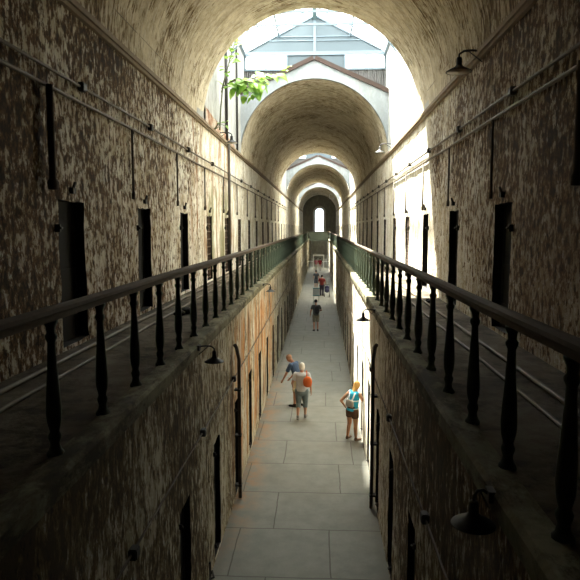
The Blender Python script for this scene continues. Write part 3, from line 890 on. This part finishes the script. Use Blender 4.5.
def human(label, loc, rot, H=1.7, lean=0., tilt=0., headp=0., heady=0., arms=None, legs=None, skin=SK, shirt=None, bottoms=None, btm='shorts',
          hair=None, hairstyle='short', shoes=None, build=1., voxel=.014, sleeve=.5, shirtlen=.0):
    """local frame: +y is where the person faces, feet at z=0. lean = bend forward at the hips."""
    t = thing('person', label, 'person', loc, rot)
    k = H / 1.72; X3 = Vector((1, 0, 0))
    hipc = Vector((0, 0, .93 * k))
    Rl = Matrix.Rotation(-lean, 3, 'X') @ Matrix.Rotation(tilt, 3, 'Y')
    def up(x, y, z):  # upper-body point relative to the hip centre
        return hipc + Rl @ (Vector((x, y, z)) * k)
    P = {}
    legs = legs or {}
    for s, nm in ((-1, 'L'), (1, 'R')):
        P['hip' + nm] = hipc + Vector((s * .095 * k * build, 0, -.04 * k))
        l = legs.get(nm, {})
        P['kn' + nm] = Vector(l.get('kn', (s * .10, .03, .50))) * k
        P['an' + nm] = Vector(l.get('an', (s * .10, -.02, .09))) * k
        P['toe' + nm] = Vector(l.get('toe', (s * .13, .15, .03))) * k
        P['sh' + nm] = up(s * .185 * (build * .5 + .5), -.005, .485)
        a = (arms or {}).get(nm, {})
        P['el' + nm] = Vector(a['el']) * k if 'el' in a else up(s * .25, -.03, .21)
        P['wr' + nm] = Vector(a['wr']) * k if 'wr' in a else up(s * .27, .05, -.03)
    neck0, neck1 = up(0, -.01, .50), up(0, .02, .62)
    Rh = Rl @ Matrix.Rotation(-headp, 3, 'X') @ Matrix.Rotation(heady, 3, 'Z')
    hc = neck1 + Rh @ Vector((0, .015, .095)) * k
    b = build
    # ---- body
    bm = bmesh.new()
    loft(bm, up(0, 0, -.04), .155 * k * b, .115 * k * b, up(0, 0, .14), .135 * k * b, .105 * k * b, X3)
    loft(bm, up(0, 0, .12), .135 * k * b, .10 * k * b, up(0, -.01, .42), .16 * k * b, .105 * k * b, X3)
    loft(bm, P['shL'], .052 * k, .052 * k, P['shR'], .052 * k, .052 * k, Vector((0, 0, 1)))
    loft(bm, neck0, .06 * k, .06 * k, neck1, .053 * k, .053 * k, X3)
    for nm, s in (('L', -1), ('R', 1)):
        loft(bm, P['hip' + nm], .092 * k * b, .095 * k * b, P['kn' + nm], .058 * k * b, .06 * k * b, X3)
        mid = P['kn' + nm].lerp(P['an' + nm], .3) + Vector((0, -.012, 0))
        loft(bm, P['kn' + nm], .053 * k, .054 * k, mid, .056 * k * b, .058 * k * b, X3)
        loft(bm, mid, .056 * k * b, .058 * k * b, P['an' + nm], .035 * k, .036 * k, X3)
        heel = P['an' + nm] + Vector((0, -.025, -.05)) * k; heel.z = .035 * k
        tt = Vector(P['toe' + nm]); loft(bm, heel, .036 * k, .032 * k, tt, .042 * k, .024 * k, X3)
        loft(bm, P['sh' + nm], .052 * k * b, .052 * k * b, P['el' + nm], .038 * k * b, .038 * k * b, X3)
        loft(bm, P['el' + nm], .038 * k * b, .038 * k * b, P['wr' + nm], .025 * k, .025 * k, X3)
        fd = (P['wr' + nm] - P['el' + nm]).normalized()
        sd = Vector((0, 1, 0)); sd = (sd - fd * sd.dot(fd)).normalized()
        palm = P['wr' + nm] + fd * .085 * k
        loft(bm, P['wr' + nm] + fd * .01, .026 * k, .017 * k, palm, .036 * k, .016 * k, sd)
        inn = fd.cross(sd) * (1 if fd.cross(sd).dot(Vector((-s, 0, 0))) > 0 else -1)
        for q, (off, ln) in enumerate(((.029, .062), (.010, .074), (-.010, .069), (-.028, .053))):
            f0 = palm + sd * off * k; f1 = f0 + (fd * .8 + inn * .15) * ln * .55 * k; f2 = f1 + (fd * .7 + inn * .5) * ln * .5 * k
            loft(bm, f0, .0095 * k, .0095 * k, f1, .009 * k, .009 * k, sd, 8, 2); loft(bm, f1, .009 * k, .009 * k, f2, .0075 * k, .0075 * k, sd, 8, 2)
        th0 = P['wr' + nm] + fd * .03 * k + sd * .026 * k; th1 = th0 + (fd * .6 + sd * .7 + inn * .2) * .045 * k; th2 = th1 + (fd * .9 + sd * .2 + inn * .3) * .032 * k
        loft(bm, th0, .013 * k, .013 * k, th1, .011 * k, .011 * k, inn, 8, 2); loft(bm, th1, .011 * k, .011 * k, th2, .009 * k, .009 * k, inn, 8, 2)
    ell(bm, hc + Rh @ Vector((0, -.005, .015)) * k, (.076 * k, .096 * k, .105 * k), Rh)
    ell(bm, hc + Rh @ Vector((0, .03, -.045)) * k, (.055 * k, .062 * k, .062 * k), Rh)
    loft(bm, hc + Rh @ Vector((0, .088, .012)) * k, .009 * k, .008 * k, hc + Rh @ Vector((0, .108, -.022)) * k, .014 * k, .012 * k, Rh @ X3, 8, 3)
    for s in (-1, 1):
        ell(bm, hc + Rh @ Vector((s * .077, -.005, -.005)) * k, (.012 * k, .02 * k, .032 * k), Rh)
        ell(bm, hc + Rh @ Vector((s * .032, .078, .028)) * k, (.018 * k, .012 * k, .008 * k), Rh)
    fuse('body', bm, skin, t, voxel, 2)
    # ---- face details
    bm = bmesh.new()
    for s in (-1, 1): ell(bm, hc + Rh @ Vector((s * .031, .086, .010)) * k, (.012 * k, .008 * k, .007 * k), Rh)
    obj('eyes', bm, M['lampblack'], t, True)
    bm = bmesh.new(); ell(bm, hc + Rh @ Vector((0, .086, -.052)) * k, (.022 * k, .010 * k, .007 * k), Rh); obj('mouth', bm, LIP, t, True)
    # ---- hair
    if hair is not None:
        bm = bmesh.new()
        ell(bm, hc + Rh @ Vector((0, -.022, .035)) * k, (.088 * k, .104 * k, .100 * k), Rh)
        if hairstyle in ('bob', 'long'):
            ell(bm, hc + Rh @ Vector((0, -.05, -.01)) * k, (.086 * k, .07 * k, .10 * k), Rh)
            for s in (-1, 1): ell(bm, hc + Rh @ Vector((s * .06, -.02, -.01)) * k, (.032 * k, .07 * k, .085 * k), Rh)
        if hairstyle == 'long':
            loft(bm, hc + Rh @ Vector((0, -.07, -.02)) * k, .07 * k, .04 * k, up(.0, -.085, .42), .05 * k, .025 * k, X3)
        hb_ = fuse('hair', bm, hair, t, voxel * .8, 2)
    # ---- shirt
    if shirt is not None:
        bm = bmesh.new(); e = .018
        loft(bm, up(0, 0, -.04 - shirtlen), (.160 * b + e) * k, (.12 * b + e) * k, up(0, 0, .14), (.142 * b + e) * k, (.11 * b + e) * k, X3, cap0=.12)
        loft(bm, up(0, 0, .12), (.142 * b + e) * k, (.108 * b + e) * k, up(0, -.01, .43), (.158 * b + e) * k, (.10 * b + e) * k, X3)
        loft(bm, P['shL'].lerp(P['shR'], .04), .06 * k, .06 * k, P['shR'].lerp(P['shL'], .04), .06 * k, .06 * k, Vector((0, 0, 1)))
        if sleeve > 0:
            for nm in 'LR':
                loft(bm, P['sh' + nm], .064 * k * b, .064 * k * b, P['sh' + nm].lerp(P['el' + nm], sleeve + .15), .068 * k * b, .064 * k * b, X3, cap1=.2)
        fuse('shirt', bm, shirt, t, voxel, 3)
    if bottoms is not None:
        bm = bmesh.new(); e = .014
        loft(bm, hipc + Vector((0, 0, -.06 * k)), (.160 * b + e) * k, (.122 * b + e) * k, hipc + Vector((0, 0, .07 * k)), (.146 * b + e) * k, (.11 * b + e) * k, X3)
        for nm in 'LR':
            kn = P['kn' + nm]; hp = P['hip' + nm]
            if btm == 'shorts': loft(bm, hp, .104 * k * b, .108 * k * b, hp.lerp(kn, .92), .088 * k * b, .092 * k * b, X3, cap1=.15)
            elif btm == 'short_shorts': loft(bm, hp, .104 * k * b, .108 * k * b, hp.lerp(kn, .48), .098 * k * b, .102 * k * b, X3, cap1=.15)
            else:
                loft(bm, hp, .104 * k * b, .106 * k * b, kn, .074 * k * b, .076 * k * b, X3)
                loft(bm, kn, .074 * k * b, .076 * k * b, kn.lerp(P['an' + nm], .30 if btm == 'capri' else .95), .070 * k * b, .070 * k * b, X3)
        fuse(btm if btm != 'short_shorts' else 'shorts', bm, bottoms, t, voxel, 2)
    if shoes is not None:
        for nm in 'LR':
            bm = bmesh.new()
            heel = P['an' + nm] + Vector((0, -.03, 0)) * k; heel.z = .042 * k; tt = Vector(P['toe' + nm]); tt.z = .035 * k
            loft(bm, heel, .043 * k, .038 * k, tt, .050 * k, .033 * k, X3)
            for v in bm.verts: v.co.z = max(v.co.z, .004)
            loft(bm, P['an' + nm] - Vector((0, 0, .03)), .042 * k, .044 * k, P['an' + nm], .044 * k, .046 * k, X3)
            fuse('shoe', bm, shoes, t, .01, 1)
    return t, P, up, k

LIP = plain('lips', (.35, .12, .10), .5)
FZ = 0.0
# man in the blue shirt, bent toward the left wall
t, P, up, k = human('person in a navy blue shirt and cream shorts bending toward the left wall', (-.38, 19.1, FZ), math.radians(62), 1.74, lean=.42, headp=.45,
      arms={'L': {'el': (-.20, .36, 1.05), 'wr': (-.14, .52, .82)}, 'R': {'el': (.24, .22, 1.08), 'wr': (.16, .40, .86)}},
      legs={'L': {'kn': (-.11, .08, .50), 'an': (-.12, .08, .09), 'toe': (-.14, .25, .03)}, 'R': {'kn': (.12, -.02, .50), 'an': (.12, -.14, .09), 'toe': (.15, .02, .03)}},
      skin=SKD, shirt=cloth('navy_shirt', (.035, .06, .11)), bottoms=cloth('cream_shorts', (.55, .47, .30)), hair=plain('ginger_hair', (.30, .15, .08)), shoes=M['black'], build=1.08)
# woman in grey walking away
t, P, up, k = human('person with short white hair, grey t-shirt and slate capri trousers walking away', (-.24, 17.85, FZ), math.radians(-6), 1.68, lean=.04, headp=.12,
      arms={'L': {'el': (-.29, -.02, 1.13), 'wr': (-.30, .16, .96)}, 'R': {'el': (.28, -.06, 1.13), 'wr': (.29, .02, .86)}},
      legs={'L': {'kn': (-.10, .02, .50), 'an': (-.10, -.16, .12), 'toe': (-.11, .01, .03)}, 'R': {'kn': (.10, .10, .50), 'an': (.10, .12, .09), 'toe': (.12, .29, .03)}},
      shirt=cloth('grey_tshirt', (.50, .51, .53)), bottoms=cloth('slate_capri', (.15, .19, .20)), btm='capri', hair=plain('white_hair', (.72, .68, .60)), hairstyle='bob',
      shoes=plain('grey_trainers', (.20, .19, .18)), build=1.12)
def bag_obj(name, label, cat, parent_t, center, r, mat, strap=None, extra=None, strapmat=None):
    mw = Matrix.Translation(parent_t.location) @ Matrix.Rotation(parent_t.rotation_euler.z, 4, 'Z')
    b = thing(name, label, cat, mw @ Vector(center), parent_t.rotation_euler.z)
    bm = bmesh.new()
    ell(bm, (0, 0, 0), r); ell(bm, (0, 0, -r[2] * .35), (r[0] * .95, r[1] * 1.05, r[2] * .65))
    fuse('bag_body', bm, mat, b, .012, 2)
    c = Vector(center)
    if extra:
        bm = bmesh.new(); ell(bm, extra[0], extra[1]); fuse('pocket', bm, mat, b, .01, 2)
    for s in (strap or []):
        bm = bmesh.new(); pts = [Vector(p) - c for p in s]
        tube(bm, pts, .014, 6); obj('strap', bm, strapmat or mat, b, True)
    return b
bag_obj('shoulder_bag', 'orange shoulder bag hanging at the back of the white-haired person', 'bag', t, (.20, -.17, 1.20), (.14, .07, .17), cloth('orange_bag', (.62, .13, .03)),
        strap=[[(.16, -.17, 1.32), (.17, -.11, 1.43), (.15, -.01, 1.50), (.12, .10, 1.42)]])
# blonde woman peering into a cell on the right
t, P, up, k = human('blonde person in a turquoise top and brown shorts peering into a right-hand cell door', (1.20, 16.05, FZ), math.radians(-46), 1.60, lean=.22, headp=.10, heady=-.15,
      arms={'L': {'el': (-.38, -.08, 1.13), 'wr': (-.20, -.06, .96)}, 'R': {'el': (.26, .16, 1.22), 'wr': (.20, .33, 1.36)}},
      legs={'L': {'kn': (-.13, .03, .50), 'an': (-.16, -.02, .08), 'toe': (-.20, .14, .03)}, 'R': {'kn': (.10, .05, .50), 'an': (.12, .04, .08), 'toe': (.15, .20, .03)}},
      skin=skincol('skin_sunned', (.50, .25, .14)), shirt=cloth('turquoise_top', (.02, .36, .52)), bottoms=cloth('brown_shorts', (.10, .048, .025)), btm='short_shorts',
      hair=plain('blonde_hair', (.68, .38, .10)), hairstyle='long', shoes=plain('brown_sandals', (.14, .08, .05)), build=1.1, sleeve=0)
b = thing('waist_bag', 'white and grey bag strapped across the back of the blonde person', 'bag', t.location, t.rotation_euler.z)
bm = bmesh.new(); c0 = up(0, -.15, .17); loft(bm, c0 - Vector((.10, 0, 0)), .11, .04, c0 + Vector((.10, 0, 0)), .11, .04, Vector((0, 0, 1))); fuse('bag_body', bm, cloth('grey_bag', (.40, .38, .34)), b, .012, 2)
WS = cloth('white_strap', (.75, .74, .72))
c1 = up(0, 0, .17)
for dz in (-.11, .11):
    bm = bmesh.new(); tube(bm, [c1 + Vector((.175 * math.cos(a), .145 * math.sin(a), dz)) for a in [2 * PI * q / 24 for q in range(25)]], .016, 6); obj('strap', bm, WS, b, True)
for s in (-1, 1):
    bm = bmesh.new(); tube(bm, [c0 + Vector((s * .06, .02, .1)), up(s * .08, -.125, .36), up(s * .10, -.11, .50)], .02, 6); obj('strap', bm, WS, b, True)
# backpacker
t, P, up, k = human('dark silhouetted person with a black backpack standing alone mid corridor', (.06, 33.5, FZ), math.radians(8), 1.76, headp=.05,
      arms={'L': {'el': (-.28, -.02, 1.14), 'wr': (-.30, .06, .90)}, 'R': {'el': (.30, .0, 1.16), 'wr': (.18, .20, 1.10)}},
      skin=SKD, shirt=cloth('dark_grey_shirt', (.06, .06, .055)), bottoms=cloth('khaki_shorts', (.17, .145, .10)), hair=M['black'], shoes=plain('dark_shoes', (.03, .025, .02)), voxel=.018)
bag_obj('backpack', 'black backpack on the back of the silhouetted person', 'bag', t, (.03, -.22, 1.24), (.15, .10, .24), M['lampblack'],
        strap=[[(-.09, -.16, 1.42), (-.12, -.02, 1.50), (-.13, .13, 1.36)], [(.12, -.16, 1.42), (.13, -.02, 1.50), (.13, .13, 1.36)]])
# red shirt and companions farther on
t, P, up, k = human('person in a dark red shirt and navy trousers beside a navy pushchair', (.42, 51.5, FZ), math.radians(-20), 1.74, voxel=.024,
      shirt=cloth('red_shirt', (.17, .018, .016)), bottoms=cloth('navy_trousers', (.03, .03, .06)), btm='trousers', hair=M['black'], shoes=M['black'], build=1.15,
      arms={'L': {'el': (-.3, .02, 1.15), 'wr': (-.22, .22, 1.0)}, 'R': {'el': (.3, .02, 1.15), 'wr': (.24, .26, 1.0)}})
t, P, up, k = human('person in dark clothes walking ahead of the red-shirted one', (-.12, 57.5, FZ), 0, 1.74, voxel=.024,
      shirt=cloth('black_top', (.03, .035, .045)), bottoms=cloth('grey_shorts', (.10, .11, .13)), hair=M['black'], shoes=plain('pale_shoes', (.4, .38, .35)))
t, P, up, k = human('person in a pink top standing in the far sunlight, left of two', (-.32, 81, FZ), 0, 1.7, voxel=.03,
      shirt=cloth('pink_top', (.62, .22, .28)), bottoms=cloth('white_trousers', (.68, .66, .62)), btm='trousers', hair=M['fascia'], shoes=M['white'])
t, P, up, k = human('person in a dark red top standing in the far sunlight, right of two', (.22, 80.5, FZ), 0, 1.76, voxel=.03,
      shirt=cloth('crimson_top', (.30, .02, .035)), bottoms=cloth('pale_trousers', (.55, .5, .48)), btm='trousers', hair=M['black'], shoes=M['white'])

# navy pushchair
pc = thing('pushchair', 'navy blue pushchair in front of the red-shirted person', 'pushchair', (.86, 50.9, 0))
NV = cloth('navy_canvas', (.035, .035, .09))
bm = bmesh.new(); ell(bm, (0, 0, .52), (.22, .26, .20)); ell(bm, (0, .12, .72), (.21, .18, .20)); fuse('seat', bm, NV, pc, .02)
bm = bmesh.new()
for s in (-1, 1):
    tube(bm, [(s * .2, -.35, .12), (s * .2, .1, .55), (s * .19, .42, .98)], .014, 6); tube(bm, [(s * .2, .3, .12), (s * .2, -.1, .5)], .014, 6)
tube(bm, [(-.19, .42, .98), (.19, .42, .98)], .016, 6); obj('frame', bm, M['iron'], pc)
for x in (-.22, .22):
    for y in (-.35, .3):
        bm = bmesh.new(); tube(bm, [(x - .02, y, .10), (x + .02, y, .10)], .10, 16); obj('wheel', bm, M['black'], pc)

# small pale notice stand
ns = thing('notice_stand', 'small pale blue and white notice stand mid corridor beyond the backpacker', 'sign', (-.02, 47.0, 0))
obj('board', box(-.26, .26, -.02, .02, .55, 1.05), plain('notice_white', (.55, .62, .66), .5, 0, .04), ns)
bm = bmesh.new(); bx(bm, -.27, .27, -.025, .025, 1.05, 1.12); bx(bm, -.27, .27, -.025, .025, .48, .55); obj('frame', bm, plain('notice_blue', (.12, .32, .40)), ns)
bm = bmesh.new()
for s in (-1, 1): tube(bm, [(s * .2, 0, .48), (s * .2, -.18, .0)], .014, 6); tube(bm, [(s * .2, 0, .48), (s * .2, .18, .0)], .014, 6)
obj('stand', bm, M['iron'], ns)

# far barrier: white frame and rail across the corridor
bb = thing('barrier', 'white barrier frame with a rail across the corridor at the far sunlight', 'barrier', (0, 83.5, 0))
obj('crossbar', box(-CW + .05, CW - .05, -.03, .03, 1.15, 1.22), M['white'], bb)
for s in (-1, 1): obj('post', box(s * .72 - .05, s * .72 + .05, -.05, .05, 0, 2.0), M['white'], bb)
obj('lintel', box(-.77, .77, -.05, .05, 2.0, 2.1), M['white'], bb)

# small square frame hanging by the right of the far vault
sf = thing('light_frame', 'small square pale fixture frame hanging from the far vault at right', 'light fixture', (1.55, 70, 9.1))
bm = bmesh.new()
for a in ((-.28, .28, -.03, .03, .52, .58), (-.28, .28, -.03, .03, 0, .06), (-.28, -.22, -.03, .03, .06, .52), (.22, .28, -.03, .03, .06, .52)): bx(bm, *a)
obj('frame', bm, M['white'], sf)
bm = tube(bmesh.new(), [(0, 0, .58), (0, 0, 2.5)], .012, 6); obj('hanger', bm, M['iron'], sf)

# ------------------------------------------------------------------ light
w = bpy.data.worlds.new('World'); S.world = w; w.use_nodes = True
nt = w.node_tree; bg = nt.nodes['Background']
tc = nt.nodes.new('ShaderNodeTexCoord'); sp = nt.nodes.new('ShaderNodeSeparateXYZ'); nt.links.new(tc.outputs['Generated'], sp.inputs[0])
cr = nt.nodes.new('ShaderNodeValToRGB'); nt.links.new(sp.outputs['Z'], cr.inputs[0])
cr.color_ramp.elements[0].position = 0; cr.color_ramp.elements[0].color = (.95, .95, .94, 1)
cr.color_ramp.elements[1].position = 1; cr.color_ramp.elements[1].color = (.91, .94, .98, 1)
nt.links.new(cr.outputs[0], bg.inputs[0]); bg.inputs[1].default_value = 3.0
sun = bpy.data.lights.new('sun', 'SUN'); sun.energy = 82; sun.angle = math.radians(2.0); sun.color = (1, .92, .77)
so = link(bpy.data.objects.new('sun', sun)); d = Vector((.34, -.43, -1)).normalized()
so.rotation_euler = d.to_track_quat('-Z', 'Y').to_euler(); so.location = (-10, 40, 30)
for b0, b1 in BAYS:   # sky portals guide the light sampling through the glazed roofs
    pl = bpy.data.lights.new('sky_portal', 'AREA'); pl.shape = 'RECTANGLE'; pl.size = 2 * HW; pl.size_y = b1 - b0 + 2.6
    pl.cycles.is_portal = True
    po = link(bpy.data.objects.new('sky_portal', pl)); po.location = (0, (b0 + b1) / 2, RZ + .4)
S.cycles.max_bounces = 12; S.cycles.diffuse_bounces = 8; S.cycles.transparent_max_bounces = 12
S.cycles.sample_clamp_indirect = 8

# ------------------------------------------------------------------ camera
cam = bpy.data.cameras.new('camera'); co_ = link(bpy.data.objects.new('camera', cam)); S.camera = co_
cam.sensor_width = 36; cam.lens = 36 * 600 / 580; cam.clip_end = 500
a, p = math.radians(2.942), math.radians(5.90)
fw = Vector((-math.sin(a) * math.cos(p), math.cos(a) * math.cos(p), -math.sin(p)))
rt = Vector((math.cos(a), math.sin(a), 0)); upv = rt.cross(fw)
co_.matrix_world = Matrix(((rt.x, upv.x, -fw.x, .32), (rt.y, upv.y, -fw.y, 0), (rt.z, upv.z, -fw.z, 5.8), (0, 0, 0, 1)))
S.view_settings.view_transform = 'Standard'; S.view_settings.look = 'None'; S.view_settings.gamma = 1
S.view_settings.use_curve_mapping = False; S.view_settings.exposure = 0.55
